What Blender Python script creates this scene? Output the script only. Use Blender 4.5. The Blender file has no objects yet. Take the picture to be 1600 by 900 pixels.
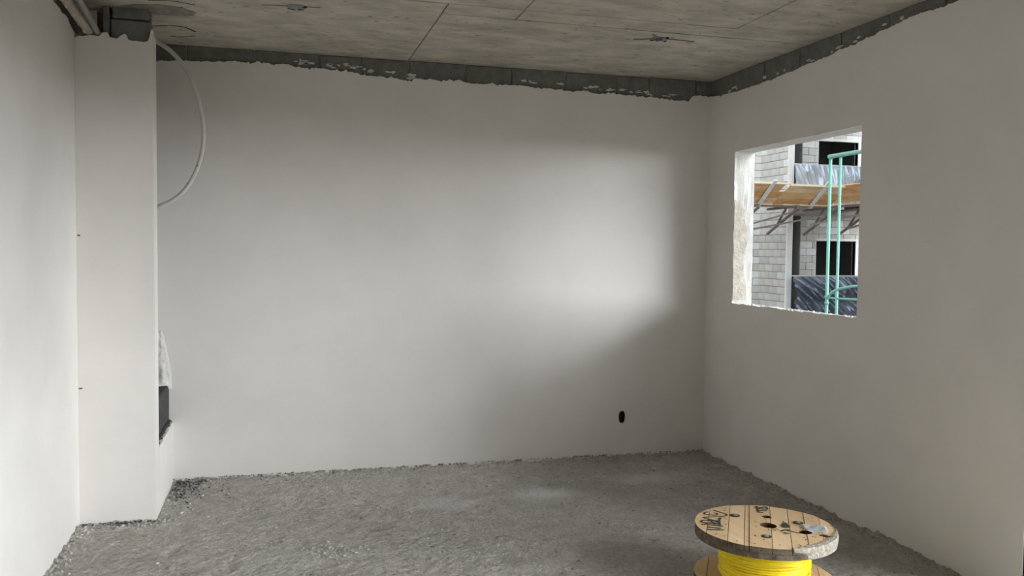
import bpy, bmesh, math, random
from mathutils import Vector, Matrix, noise
from mathutils.geometry import delaunay_2d_cdt
random.seed(7)
C = bpy.context.scene.collection
sc = bpy.context.scene
V2 = lambda x, y: Vector((x, y))

# ---------------------------------------------------------------- camera
cam_d = bpy.data.cameras.new('camera'); cam = bpy.data.objects.new('camera', cam_d); C.objects.link(cam)
Rv = Vector((0.96411494, -0.26525396, 0.01107766)); Uv = Vector((0.00115843, 0.04592887, 0.99894404)); Fv = Vector((0.26548265, 0.96308404, -0.04458799))
M = Matrix((Rv, Uv, -Fv)).transposed().to_4x4(); M.translation = Vector((0, 0, 1.46533))
cam.matrix_world = M
cam_d.sensor_width = 36; cam_d.lens = 1338.04 / 1600 * 36; cam_d.clip_start = 0.02; cam_d.clip_end = 300
sc.camera = cam

# ---------------------------------------------------------------- light and exposure
W = bpy.data.worlds.new('sky'); sc.world = W; W.use_nodes = True
nt = W.node_tree; bg = nt.nodes['Background']
bg.inputs[0].default_value = (0.83, 0.925, 1.0, 1); bg.inputs[1].default_value = 1.9     # even bright overcast
SUN_AZ, SUN_EL = 60, 16            # azimuth from -Y towards +X, elevation
sd = bpy.data.lights.new('hazy_sun', 'SUN'); sd.energy = 13.5; sd.angle = math.radians(62); sd.color = (0.91, 0.965, 1.0)
sun = bpy.data.objects.new('hazy_sun', sd); C.objects.link(sun)
a_, e_ = math.radians(SUN_AZ), math.radians(SUN_EL)
sun.rotation_euler = Vector((math.sin(a_)*math.cos(e_), -math.cos(a_)*math.cos(e_), math.sin(e_))).to_track_quat('Z', 'Y').to_euler()
sun.location = (10, -10, 8)
def portal(loc, rot, sx, sy):
    d = bpy.data.lights.new('portal', 'AREA'); d.shape = 'RECTANGLE'; d.size = sx; d.size_y = sy
    d.cycles.is_portal = True
    o = bpy.data.objects.new('portal', d); C.objects.link(o); o.location = loc; o.rotation_euler = rot
vs = sc.view_settings
vs.view_transform = 'Standard'; vs.look = 'None'; vs.gamma = 1; vs.use_curve_mapping = False
vs.exposure = 0.0

# ---------------------------------------------------------------- room numbers
H = 2.70; YB = 5.656; XR = 3.031; XL = -0.993; YP = 4.859; XP = -0.62; YF = -2.6; XO = XR + 0.15
WY0, WY1, WZ0, WZ1 = 3.966, 5.286, 1.115, 2.153          # window hole in the right wall
DY0, DY1, DZ1 = -2.3, 2.851, 2.06                         # balcony opening in the right wall
portal((XO + .01, (WY0+WY1)/2, (WZ0+WZ1)/2), (0, math.radians(90), 0), WZ1-WZ0, WY1-WY0)
portal((XO + .01, (DY0+DY1)/2, DZ1/2), (0, math.radians(90), 0), DZ1, DY1-DY0)

# ---------------------------------------------------------------- helpers
def mat(name, col, rough=.85, var=.0, scale=6., bump=0., bscale=60., spec=.3, var2=0., scale2=1.2, stretch=None, metal=0., tint=None, speck=0., sscale=120.):
    m = bpy.data.materials.new(name); m.use_nodes = True; n = m.node_tree.nodes; l = m.node_tree.links
    b = n['Principled BSDF']; b.inputs['Roughness'].default_value = rough; b.inputs['Metallic'].default_value = metal
    b.inputs['Specular IOR Level'].default_value = spec
    tc = n.new('ShaderNodeTexCoord'); mp = n.new('ShaderNodeMapping'); l.new(tc.outputs['Object'], mp.inputs[0])
    if stretch: mp.inputs['Scale'].default_value = stretch
    cur = None
    def mixin(fac_sock, c1, c2, prev=None, amount=1.0):
        mx = n.new('ShaderNodeMix'); mx.data_type = 'RGBA'
        l.new(fac_sock, mx.inputs[0])
        if prev is None: mx.inputs[6].default_value = (*c1, 1)
        else: l.new(prev, mx.inputs[6])
        mx.inputs[7].default_value = (*c2, 1)
        return mx.outputs[2]
    def ns(s, det=6, lo=.3, hi=.7, r=.6):
        t = n.new('ShaderNodeTexNoise'); t.inputs['Scale'].default_value = s; t.inputs['Detail'].default_value = det; t.inputs['Roughness'].default_value = r
        l.new(mp.outputs[0], t.inputs['Vector'])
        mr = n.new('ShaderNodeMapRange'); mr.inputs[1].default_value = lo; mr.inputs[2].default_value = hi; l.new(t.outputs[0], mr.inputs[0])
        return t.outputs[0], mr.outputs[0]
    c = Vector(col)
    if var > 0:
        _, f = ns(scale); cur = mixin(f, tuple(c*(1-var)), tuple(c*(1+var)) if not tint else tint)
    if var2 > 0:
        _, f = ns(scale2, 4, .45, .75); mm = n.new('ShaderNodeMath'); mm.operation = 'MULTIPLY'; l.new(f, mm.inputs[0]); mm.inputs[1].default_value = var2
        cur = mixin(mm.outputs[0], tuple(c), tuple(c*.55), cur)
    if speck > 0:
        _, f = ns(sscale, 3, .62, .70); mm = n.new('ShaderNodeMath'); mm.operation = 'MULTIPLY'; l.new(f, mm.inputs[0]); mm.inputs[1].default_value = speck
        cur = mixin(mm.outputs[0], tuple(c), tuple(c*.3), cur)
    if cur is None: b.inputs['Base Color'].default_value = (*col, 1)
    else: l.new(cur, b.inputs['Base Color'])
    if bump > 0:
        h, _ = ns(bscale, 8, r=.65); bp = n.new('ShaderNodeBump'); bp.inputs['Strength'].default_value = bump; bp.inputs['Distance'].default_value = .01
        l.new(h, bp.inputs['Height']); l.new(bp.outputs[0], b.inputs['Normal'])
    return m

PLASTER = mat('white_plaster', (.725, .69, .65), .8, .05, 1.6, .12, 9, .25, .07, 3.5)
PLASTER_ROUGH = mat('rough_plaster', (.66, .63, .58), .9, .12, 9, .8, 45, .2, .25, 5)
JAMB = mat('jamb_plaster', (.56, .54, .51), .9, .10, 14, .3, 60, .2, .25, 5)
BLOCK_DARK = mat('grey_block', (.20, .195, .175), .95, .22, 18, .9, 90, .15, .35, 5)
CEIL = mat('formed_concrete', (.50, .46, .39), .85, .24, 4.5, .6, 22, .25, .5, 2.4, stretch=(1, 2.0, 1), speck=.75, sscale=15)
FLOORM = mat('rough_cement', (.68, .635, .575), .95, .14, 9, 1.0, 70, .1, .30, 1.3, speck=.8, sscale=30)
RUBBLE = mat('cement_crumbs', (.42, .40, .37), .95, .4, 20, .5, 80, .1)
CRUMBW = mat('white_crumbs', (.72, .70, .66), .95, .2, 30, .5, 80, .1)
BLOCK = mat('concrete_block', (.62, .60, .565), .95, .16, 3.0, .5, 40, .1, .3, 1.5)
MORTAR = mat('mortar', (.33, .32, .30), .95, .15, 5, .3, 40, .1)
SLABM = mat('slab_concrete', (.42, .41, .39), .9, .12, 2, .3, 20, .1)
WHITEC = mat('white_column', (.80, .79, .77), .85, .06, 3, .2, 20, .1)
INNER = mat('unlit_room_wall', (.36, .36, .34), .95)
GROUNDM = mat('dirt', (.22, .20, .17), .95, .2, .6, .4, 6, .1)
PVC = mat('white_pvc', (.62, .60, .56), .45, .06, 25, .05, 60, .4)
PIPEM = mat('plaster_smeared_pipe', (.52, .46, .38), .7, .25, 14, .6, 40, .2)
PIPEG = mat('grey_pipe', (.33, .33, .31), .6, .1, 14, .1, 40, .3)
PINE = mat('pine_board', (.62, .42, .24), .75, .16, 4, .25, 40, .25, .25, 3, stretch=(8, 1, 1), speck=.35, sscale=9)
RIM = mat('weathered_rim', (.17, .135, .10), .95, .5, 22, .9, 90, .1, .3, 8)
RIMG = mat('grey_splintered_wood', (.46, .41, .34), .95, .45, 60, 1., 120, .1)
DARK = mat('painted_void_dark', (.03, .022, .018), .95)
YELLOW = mat('yellow_cable', (.93, .72, .015), .42, .06, 8, 0, 60, .45)
INK = mat('black_marker', (.055, .055, .05), .8)
STEEL = mat('dull_steel', (.30, .28, .25), .55, .2, 40, .2, 60, .5, metal=.4)
LABELM = mat('label_paper', (.86, .87, .88), .5)
LABELB = mat('label_print', (.35, .45, .62), .6)
BOXG = mat('grey_plastic', (.22, .22, .22), .6, .1, 30, .1, 60, .3)
PLANKO = mat('orange_plank', (.78, .50, .27), .8, .25, 2.2, .3, 30, .15, .3, 2.0, stretch=(1, 1, 5))
PLANKE = mat('pale_plank_edge', (.82, .68, .48), .8, .1, 6)
GREEN = mat('green_paint', (.15, .34, .265), .5, .12, 20, .1, 60, .4)
BRACK = mat('rusty_steel', (.21, .17, .155), .75, .25, 6, .2, 30, .3)
GALV = mat('galvanised_strut', (.78, .77, .76), .55, .12, 6, .1, 30, .4)
TARP = mat('grey_plastic_sheet', (.25, .28, .34), .20, .12, 2, .1, 14, .8, metal=.55)
WOODD = mat('brown_board', (.30, .22, .14), .85, .2, 8, .3, 40, .1, stretch=(6, 6, 1))

def obj(name, bm, m, parent=None, label=None, smooth=False):
    me = bpy.data.meshes.new(name)
    if isinstance(bm, tuple): me.from_pydata(*bm)
    else:
        bmesh.ops.recalc_face_normals(bm, faces=bm.faces); bm.to_mesh(me); bm.free()
    if smooth:
        for p in me.polygons: p.use_smooth = True
    for q in (m if isinstance(m, (list, tuple)) else [m]): me.materials.append(q)
    o = bpy.data.objects.new(name, me); C.objects.link(o)
    if parent:
        o.parent = parent
        o.matrix_parent_inverse = Matrix.Translation(-Vector(parent.location)) if parent.rotation_euler[2] == 0 else parent.matrix_basis.inverted()
    if label: o['label'] = label
    return o
def thing(name, label, cat, loc, group=None):
    o = bpy.data.objects.new(name, None); C.objects.link(o); o.location = loc; o.empty_display_size = .1
    o['label'] = label; o['category'] = cat
    if group: o['group'] = group
    return o
def struct(o, label=None):
    o['kind'] = 'structure'
    if label: o['label'] = label
    return o
def box(bm, x0, x1, y0, y1, z0, z1, mi=0):
    vs_ = [bm.verts.new(p) for p in ((x0,y0,z0),(x1,y0,z0),(x1,y1,z0),(x0,y1,z0),(x0,y0,z1),(x1,y0,z1),(x1,y1,z1),(x0,y1,z1))]
    for f in ((0,3,2,1),(4,5,6,7),(0,1,5,4),(1,2,6,5),(2,3,7,6),(3,0,4,7)):
        bm.faces.new([vs_[i] for i in f]).material_index = mi
    return vs_
def bx(*a):
    bm = bmesh.new(); box(bm, *a); return bm
def rough_box(x0, x1, y0, y1, z0, z1, bev=.004, jit=.0015):
    bm = bx(x0, x1, y0, y1, z0, z1)
    bmesh.ops.bevel(bm, geom=list(bm.edges), offset=bev, segments=1, affect='EDGES')
    for v in bm.verts: v.co += Vector((random.uniform(-jit, jit), random.uniform(-jit, jit), random.uniform(-jit, jit)))
    return bm
def tube(bm, pts, r, n=8, cap=True, mi=0, flat=1.0):
    pts = [Vector(p) for p in pts]; rings = []; prev = None
    for i, p in enumerate(pts):
        t = (pts[min(i+1, len(pts)-1)] - pts[max(i-1, 0)]).normalized()
        if prev is None:
            u = t.orthogonal().normalized()
        else: u = (prev - t*prev.dot(t)).normalized()
        prev = u; w = t.cross(u); rr = r[i] if isinstance(r, (list, tuple)) else r
        rings.append([bm.verts.new(p + rr*(math.cos(2*math.pi*k/n)*u + flat*math.sin(2*math.pi*k/n)*w)) for k in range(n)])
    for a, b in zip(rings, rings[1:]):
        for k in range(n):
            f = bm.faces.new((a[k], a[(k+1)%n], b[(k+1)%n], b[k])); f.smooth = True; f.material_index = mi
    if cap:
        bm.faces.new(rings[0][::-1]).material_index = mi; bm.faces.new(rings[-1]).material_index = mi
def beam(bm, a, b, w, h, up=(0, 0, 1)):
    a, b = Vector(a), Vector(b); t = (b-a).normalized(); s = t.cross(Vector(up)).normalized(); u = s.cross(t)
    vs_ = [bm.verts.new(p + i*s*w/2 + j*u*h/2) for p in (a, b) for i, j in ((-1,-1),(1,-1),(1,1),(-1,1))]
    for f in ((0,1,2,3),(7,6,5,4),(0,4,5,1),(1,5,6,2),(2,6,7,3),(3,7,4,0)): bm.faces.new([vs_[i] for i in f])
def catmull(P, n=10):
    P = [Vector(p) for p in P]; P = [P[0]*2-P[1]] + P + [P[-1]*2-P[-2]]; out = []
    for i in range(1, len(P)-2):
        for k in range(n):
            t = k/n; a, b, c, d = P[i-1:i+3]
            out.append(.5*((2*b)+(-a+c)*t+(2*a-5*b+4*c-d)*t*t+(-a+3*b-3*c+d)*t**3))
    out.append(P[-2]); return out
def sheet(loops, holes, place, thick, mi=0):
    """flat plaster skin: 2-D outlines with holes, given real thickness. place(u, v, d) -> 3-D point, d = depth out of the wall"""
    pts = []; edges = []
    for lp in loops + holes:
        s = len(pts); pts += [V2(*q) for q in lp]; edges += [(s+i, s+(i+1) % len(lp)) for i in range(len(lp))]
    nv, ne, nf, ov, oe, of = delaunay_2d_cdt(pts, edges, [], 2, 1e-5)
    vv = [place(v.x, v.y, thick) for v in nv] + [place(v.x, v.y, 0) for v in nv]; n = len(nv)
    ff = []; cnt = {}
    for f in nf:
        c = (nv[f[0]] + nv[f[1]] + nv[f[2]])/3
        if any(inside(c, h) for h in holes): continue
        if not any(inside(c, h) for h in loops): continue
        ff.append(tuple(f)); ff.append(tuple(i+n for i in reversed(f)))
        for i in range(len(f)):
            e = (f[i], f[(i+1) % len(f)]); cnt[e] = 1
    for (a, b) in list(cnt):
        if (b, a) not in cnt: ff.append((b, a, a+n, b+n))
    return (vv, [], ff)
def inside(p, poly):
    r = False; j = len(poly)-1
    for i in range(len(poly)):
        (xi, yi), (xj, yj) = poly[i][:2], poly[j][:2]
        if (yi > p.y) != (yj > p.y) and p.x < (xj-xi)*(p.y-yi)/(yj-yi)+xi: r = not r
        j = i
    return r
def interp(tab, x):
    if x <= tab[0][0]: return tab[0][1]
    for (a, b), (c, d) in zip(tab, tab[1:]):
        if x <= c: return b + (d-b)*(x-a)/(c-a)
    return tab[-1][1]
def ragged(x, seed, amp=.014):
    return amp*(noise.noise(Vector((x*9, seed, 0))) + .8*noise.noise(Vector((x*31, seed, 3))) + .75*noise.noise(Vector((x*75, seed, 5))))
def rag_loop(cx, cy, rx, ry, n=18, seed=0, am=.18, p=2.6):
    out = []
    for k in range(n):
        a = 2*math.pi*k/n; c, s = math.cos(a), math.sin(a)
        q = (abs(c)**p+abs(s)**p)**(-1/p)*(1+am*noise.noise(Vector((c*2, s*2, seed))))
        out.append((cx+rx*q*c, cy+ry*q*s))
    return out

# ================================================================ FLOOR
def axis(segs):
    out = []
    for a, b, s in segs:
        n = max(1, round((b-a)/s)); out += [a+(b-a)*i/n for i in range(n)]
    out.append(segs[-1][1]); return out
gx = axis([(XL-.1, XR+.08, .0105)]); gy = axis([(YF, 2.7, .12), (2.7, YB+.05, .0105)])
def fz(x, y):
    v = Vector((x, y, 0))
    h = .012*noise.noise(v*1.3) + .007*noise.noise(v*4.1+Vector((3,1,0))) + .0045*noise.noise(v*11) + .0050*noise.noise(v*27)
    if y > 2.5: h += .0070*noise.noise(v*58)*(.6+.8*max(0, noise.noise(v*2.1)+.3))
    # crusty build-up at the foot of the walls
    d = min(YB-y, XR-x, x-XL, 9 if y > YP or y < YP-.3 or x > XP else YP-y)
    if d < .07: h += (.07-d)*(.05+.25*noise.noise(v*14)+.2*noise.noise(v*33))
    p = noise.noise(v*7.3+Vector((9,9,0)))
    if p > .38: h -= (p-.38)*.03
    return h - .004
vv = [(x, y, fz(x, y)) for y in gy for x in gx]; nx = len(gx)
ff = [(j*nx+i, j*nx+i+1, (j+1)*nx+i+1, (j+1)*nx+i) for j in range(len(gy)-1) for i in range(nx-1)]
for _n in FLOORM.node_tree.nodes:
    if _n.type == 'BUMP': _n.inputs['Distance'].default_value = .03
# pale soft-edged oval patches mixed into the floor colour
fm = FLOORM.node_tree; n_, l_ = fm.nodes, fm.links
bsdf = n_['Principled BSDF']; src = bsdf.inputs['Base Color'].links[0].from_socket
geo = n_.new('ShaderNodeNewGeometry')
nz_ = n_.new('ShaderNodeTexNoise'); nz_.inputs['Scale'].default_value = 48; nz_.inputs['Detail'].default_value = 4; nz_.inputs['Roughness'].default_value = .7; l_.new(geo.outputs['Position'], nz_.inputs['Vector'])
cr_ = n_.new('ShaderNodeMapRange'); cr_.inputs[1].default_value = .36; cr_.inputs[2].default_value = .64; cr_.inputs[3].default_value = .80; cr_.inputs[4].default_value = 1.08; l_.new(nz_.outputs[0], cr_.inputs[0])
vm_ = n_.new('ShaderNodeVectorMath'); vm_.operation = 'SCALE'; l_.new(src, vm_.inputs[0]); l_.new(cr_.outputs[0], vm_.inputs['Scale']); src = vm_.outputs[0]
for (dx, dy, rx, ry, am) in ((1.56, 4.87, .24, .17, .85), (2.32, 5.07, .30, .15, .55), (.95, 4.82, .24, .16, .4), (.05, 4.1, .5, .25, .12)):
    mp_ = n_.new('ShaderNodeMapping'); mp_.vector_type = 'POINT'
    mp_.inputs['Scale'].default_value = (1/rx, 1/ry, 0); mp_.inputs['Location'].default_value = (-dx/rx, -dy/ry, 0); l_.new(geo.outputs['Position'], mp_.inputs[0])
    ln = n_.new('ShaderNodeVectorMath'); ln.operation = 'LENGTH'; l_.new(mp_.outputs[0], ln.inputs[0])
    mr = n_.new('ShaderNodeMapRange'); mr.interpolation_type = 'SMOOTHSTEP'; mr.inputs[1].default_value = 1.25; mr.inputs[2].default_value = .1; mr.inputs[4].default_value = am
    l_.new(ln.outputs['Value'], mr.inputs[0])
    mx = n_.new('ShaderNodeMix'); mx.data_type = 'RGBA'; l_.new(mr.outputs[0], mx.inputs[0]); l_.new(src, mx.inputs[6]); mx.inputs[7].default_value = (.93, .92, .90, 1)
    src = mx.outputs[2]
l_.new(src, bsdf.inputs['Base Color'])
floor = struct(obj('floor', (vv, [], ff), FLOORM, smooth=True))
struct(obj('floor_slab', bx(XL-.2, 5.0, YF-.2, YB+.2, -.16, -.05), SLABM, floor))

# ================================================================ CEILING (board-marked slab cast on panels)
ceil = struct(obj('ceiling', bx(XL-.2, XO, YF-.2, YB+.2, H+.012, H+.2), SLABM))
g = .004
panels = [(XL-.15, .835, 4.312, YB+.1, 0), (.845, XR+.1, 4.505, YB+.1, .0015), (.845, 1.235, 4.312, 4.495, .002), (1.247, XR+.1, 4.312, 4.495, .0025)]
for i, x0 in enumerate((XL-.15, .02, 1.24, 2.46)):
    x1 = (.01, 1.232, 2.452, XR+.1)[i]
    for k in range(3): panels.append((x0, x1, 4.30-2.3*(k+1)+.008, 4.30-2.3*k, .001*((i+k) % 3)))
for (x0, x1, y0, y1, dz) in panels:
    bm = bx(x0, x1, max(y0, YF-.15), y1, H+dz, H+.02)
    struct(obj('ceiling_panel', bm, CEIL, ceil))

# ================================================================ WALLS
# --- back wall: block work + plaster skin with a ragged top edge
TB = [(-1.0, 2.60), (-.70, 2.592), (-.12, 2.622), (.15, 2.610), (.30, 2.604), (.50, 2.600), (.53, 2.585), (.68, 2.58), (.85, 2.567), (.88, 2.582), (1.2, 2.588), (1.25, 2.572), (1.54, 2.582), (2.0, 2.567), (2.48, 2.562), (2.75, 2.548), (2.86, 2.545), (2.90, 2.585), (3.03, 2.592)]
top = []
x = XR
while x > XL-.02: top.append((x, interp(TB, x)+ragged(x, 1.0))); x -= .007
SOCK = rag_loop(2.388, .277, .027, .045, 16, 4)
outer = [(XL-.02, -.03), (XR, -.03)] + top
isl = []
for k in range(44):
    cx = random.choice([random.uniform(.1, .9), random.uniform(1.3, 2.9)]); z = interp(TB, cx)+random.uniform(.018, .045)
    isl.append(rag_loop(cx, z, random.uniform(.006, .03), random.uniform(.003, .010), 16, k*3.7, 1.1, 2))
wb = struct(obj('wall_back', sheet([outer], [SOCK], lambda u, v, d: (u, YB+.018-d, v), .018), PLASTER))
for lp in isl:
    o = obj('plaster_smear', sheet([lp], [], lambda u, v, d: (u, YB+.021-d, v), .007), PLASTER_ROUGH, wb); struct(o)
struct(obj('wall_core', bx(XL-.2, 2.33, YB+.02, YB+.19, -.1, 2.50), BLOCK_DARK, wb))
struct(obj('wall_core', bx(2.45, XO, YB+.02, YB+.19, -.1, 2.50), BLOCK_DARK, wb))
struct(obj('wall_core', bx(2.33, 2.45, YB+.075, YB+.19, -.1, 2.50), BLOCK_DARK, wb))
struct(obj('wall_core', bx(2.33, 2.45, YB+.02, YB+.075, .36, 2.50), BLOCK_DARK, wb))
struct(obj('wall_core', bx(2.33, 2.45, YB+.02, YB+.075, -.1, .20), BLOCK_DARK, wb))
struct(obj('block_backing', bx(XL-.2, XO, YB+.03, YB+.19, 2.50, H+.01), MORTAR, wb))
bj = [-1.2, -.93, -.53, -.13, .27, .535, .845, 1.225, 1.545, 1.935, 2.31, 2.56, 2.93, 3.15]
for a, b in zip(bj, bj[1:]):
    d = random.uniform(0, .006)
    struct(obj('concrete_block', rough_box(a+.004, b-.004, YB+.016+d, YB+.10, 2.49, H+.004-random.uniform(0, .008), .005), BLOCK_DARK, wb))

# --- right wall with window hole and balcony opening
TR = [(YF, 2.64), (3.3, 2.635), (3.45, 2.632), (3.55, 2.642), (3.66, 2.637), (3.8, 2.620), (4.0, 2.607), (4.3, 2.588), (4.55, 2.575), (4.97, 2.560), (5.3, 2.562), (5.6, 2.580), (5.66, 2.59)]
top = []; y = YB
while y > 2.8: top.append((y, interp(TR, y)+ragged(y, 6.0, .011))); y -= .012
top.append((YF, 2.64))
def win_edge():
    L = []
    n = 26
    for i in range(n): L.append((WY0+(WY1-WY0)*i/n, WZ0+random.uniform(-.006, .006)))
    for i in range(n): L.append((WY1+random.uniform(-.004, .004), WZ0+(WZ1-WZ0)*i/n))
    for i in range(n):
        t = i/n; L.append((WY1-(WY1-WY0)*t, WZ1+random.uniform(-.002, .002)+(.012 if .66 < t < .76 else 0)))
    for i in range(n): L.append((WY0+random.uniform(-.0015, .0015), WZ1-(WZ1-WZ0)*i/n))
    return L
outer = [(YF, -.03), (DY0, -.03), (DY0, DZ1), (DY1, DZ1), (DY1, -.03), (YB+.018, -.03)] + top
wr = struct(obj('wall_right', sheet([outer], [win_edge()], lambda u, v, d: (XR+.018-d, u, v), .018), PLASTER))
def core(y0, y1, z0, z1): struct(obj('wall_core', bx(XR+.018, XO, y0, y1, z0, z1), BLOCK_DARK, wr))
core(YF-.2, DY0-.015, -.1, H+.01); core(DY0-.015, DY1+.015, DZ1+.015, 2.49); core(DY1+.015, WY0-.015, -.1, 2.49)
core(WY0-.015, WY1+.015, -.1, WZ0-.03); core(WY0-.015, WY1+.015, WZ1+.02, 2.49); core(WY1+.015, YB+.19, -.1, 2.49)
struct(obj('block_backing', bx(XR+.03, XO, DY0-.015, YB+.03, 2.49, H+.01), MORTAR, wr))
y = 2.63
while y < YB:
    y2 = min(y+.39, YB+.02)
    struct(obj('concrete_block', rough_box(XR+.014+random.uniform(0, .006), XR+.10, y+.003, y2-.003, 2.48, H+.003-random.uniform(0, .006), .004), BLOCK_DARK, wr)); y = y2
for k in range(16):
    cy = random.uniform(3.6, 5.5); z = interp(TR, cy)+random.uniform(.015, .04)
    struct(obj('plaster_smear', sheet([rag_loop(cy, z, random.uniform(.006, .03), random.uniform(.004, .01), 9, k+50, .5, 2)], [], lambda u, v, d: (XR+.019-d, u, v), .007), PLASTER_ROUGH, wr))
# lining of the balcony opening
struct(obj('opening_lining', bx(XR+.001, XO, DY1, DY1+.015, -.05, DZ1+.015), PLASTER, wr))
struct(obj('opening_lining', bx(XR+.001, XO, DY0-.015, DY0, -.05, DZ1+.015), PLASTER, wr))
struct(obj('opening_lining', bx(XR+.001, XO, DY0, DY1, DZ1, DZ1+.015), PLASTER, wr))
# window_1: rough reveals
def rough_slab(x0, x1, y0, y1, z0, z1, amp, seed, axis_):
    bm = bx(x0, x1, y0, y1, z0, z1)
    bmesh.ops.subdivide_edges(bm, edges=bm.edges, cuts=11, use_grid_fill=True)
    for v in bm.verts:
        d = amp*(noise.noise(v.co*13+Vector((seed,0,0)))+.6*noise.noise(v.co*37))
        v.co[axis_] += d
    return bm
w1 = struct(obj('window_1', rough_slab(XR+.003, XO+.004, WY1+.001, WY1+.02, WZ0-.02, WZ1+.018, .004, 2, 1), JAMB, smooth=False), 'unglazed square window opening with rough plastered reveals in the right wall')
struct(obj('window_reveal', bx(XR+.003, XO+.004, WY0-.018, WY0-.001, WZ0-.02, WZ1+.018), JAMB, w1))
struct(obj('window_reveal', rough_slab(XR+.003, XO+.004, WY0, WY1, WZ1+.001, WZ1+.02, .0025, 5, 2), JAMB, w1))
struct(obj('window_sill', rough_slab(XR+.003, XO+.004, WY0, WY1, WZ0-.03, WZ0-.008, .005, 8, 2), PLASTER_ROUGH, w1))
# patch of thicker bare mortar on the far jamb
lp = [(XR+.004, 1.13), (XR+.11, 1.14)] + [(XR+.095+.012*math.sin(z*17)+.01*noise.noise(Vector((z*14, 0, 0))), z) for z in [1.2+.04*i for i in range(15)]] + [(XR+.05, 1.80), (XR+.004, 1.83)]
struct(obj('mortar_patch', sheet([lp], [], lambda u, v, d: (u, WY1+.004-d, v), .007), mat('bare_mortar', (.47, .42, .36), .95, .2, 22, .6, 40, .1), w1))
def _ico(sub):
    bm = bmesh.new(); bmesh.ops.create_icosphere(bm, subdivisions=sub, radius=1); bm.verts.ensure_lookup_table()
    r = ([tuple(v.co) for v in bm.verts], [tuple(v.index for v in f.verts) for f in bm.faces]); bm.free(); return r
ICO = _ico(1)
OCT = ([(1,0,0),(-1,0,0),(0,1,0),(0,-1,0),(0,0,1),(0,0,-1)], [(0,2,4),(2,1,4),(1,3,4),(3,0,4),(2,0,5),(1,2,5),(3,1,5),(0,3,5)])
def crumbs(name, m, spots, parent=None, label=None, squash=.7):
    vv, ff = [], []
    for (x, y, z, r) in spots:
        V_, F_ = ICO if r > .006 else OCT
        q = Matrix.Rotation(random.uniform(0, 6.28), 3, Vector((random.random(), random.random(), random.random()+.1)).normalized())
        sc_ = Vector((r*random.uniform(.7, 1.3), r*random.uniform(.7, 1.3), r*squash)); n = len(vv)
        for p in V_:
            w = q @ (Vector(p)*random.uniform(.72, 1.2)); vv.append((x+w.x*sc_.x, y+w.y*sc_.y, z+r*.3+w.z*sc_.z))
        ff += [tuple(k+n for k in f) for f in F_]
    o = obj(name, (vv, [], ff), m, parent); o['kind'] = 'stuff'
    if label: o['label'] = label
    return o
crumbs('broken_mortar', CRUMBW, [(XR+random.uniform(.003, .10), random.uniform(WY0+.01, WY1-.01), WZ0-.008, random.uniform(.004, .012)) for _ in range(320)], w1)

# --- left wall
TL = [(YF, 2.60), (4.0, 2.60), (4.35, 2.612), (4.45, 2.592), (4.7, 2.588), (4.83, 2.555), (5.0, 2.56), (5.7, 2.56)]
top = []; y = YB
while y > 3.9: top.append((y, interp(TL, y)+ragged(y, 9.0, .010))); y -= .012
top.append((YF, 2.60))
wl = struct(obj('wall_left', sheet([[(YF, -.03), (YB+.018, -.03)] + top], [], lambda u, v, d: (XL-.018+d, u, v), .018), PLASTER))
struct(obj('wall_core', bx(XL-.2, XL-.018, YF-.2, YB+.19, -.1, H+.01), BLOCK_DARK, wl))
y = 3.3
while y < YB:
    struct(obj('concrete_block', rough_box(XL-.10, XL-.016+random.uniform(0, .004), y+.003, min(y+.387, YB), 2.49, H-.002, .004), BLOCK_DARK, wl)); y += .39
# --- wall behind the camera
wf = struct(obj('wall_front', bx(XL-.2, XO, YF-.2, YF, -.1, H+.01), PLASTER))

# ================================================================ PILLAR (plastered pier, chase behind)
T = [(XL, 2.520), (XL+.03, 2.535), (-.90, 2.541), (-.875, 2.538), (-.862, 2.556), (-.842, 2.560), (-.832, 2.557), (-.828, 2.535), (-.79, 2.532), (-.775, 2.548), (-.755, 2.562), (-.745, 2.556), (-.742, 2.54), (-.735, 2.53), (-.66, 2.525), (-.64, 2.53), (-.632, 2.57), (-.622, 2.59), (XP, 2.585)]
top = []; x = XP
while x > XL: top.append((x, interp(T, x)+ragged(x, 12., .004))); x -= .006
bot = [(XL+.0+k*.03, .0+.006*noise.noise(Vector((k*.7, 2, 0)))-.006) for k in range(13)]
pil = struct(obj('trim_1', sheet([bot + [(XP, -.02)] + top], [], lambda u, v, d: (u, YP+.018-d, v), .018), PLASTER), 'tall narrow plastered pier in the left corner, bare block at its top')
# its core blocks: visible courses at the top, plain below
struct(obj('pier_core', bx(XL, XP-.02, YP+.018, YP+.13, -.05, 2.505), BLOCK_DARK, pil))
struct(obj('concrete_block', rough_box(-.822, XP-.014, YP+.012, YP+.13, 2.500, 2.636, .006, .002), BLOCK_DARK, pil))
struct(obj('concrete_block', rough_box(-.818, XP-.016, YP+.008, YP+.13, 2.640, 2.705, .01, .004), BLOCK_DARK, pil))
struct(obj('concrete_block', rough_box(-.862, -.828, YP+.02, YP+.13, 2.500, 2.70, .004, .002), BLOCK_DARK, pil))
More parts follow.
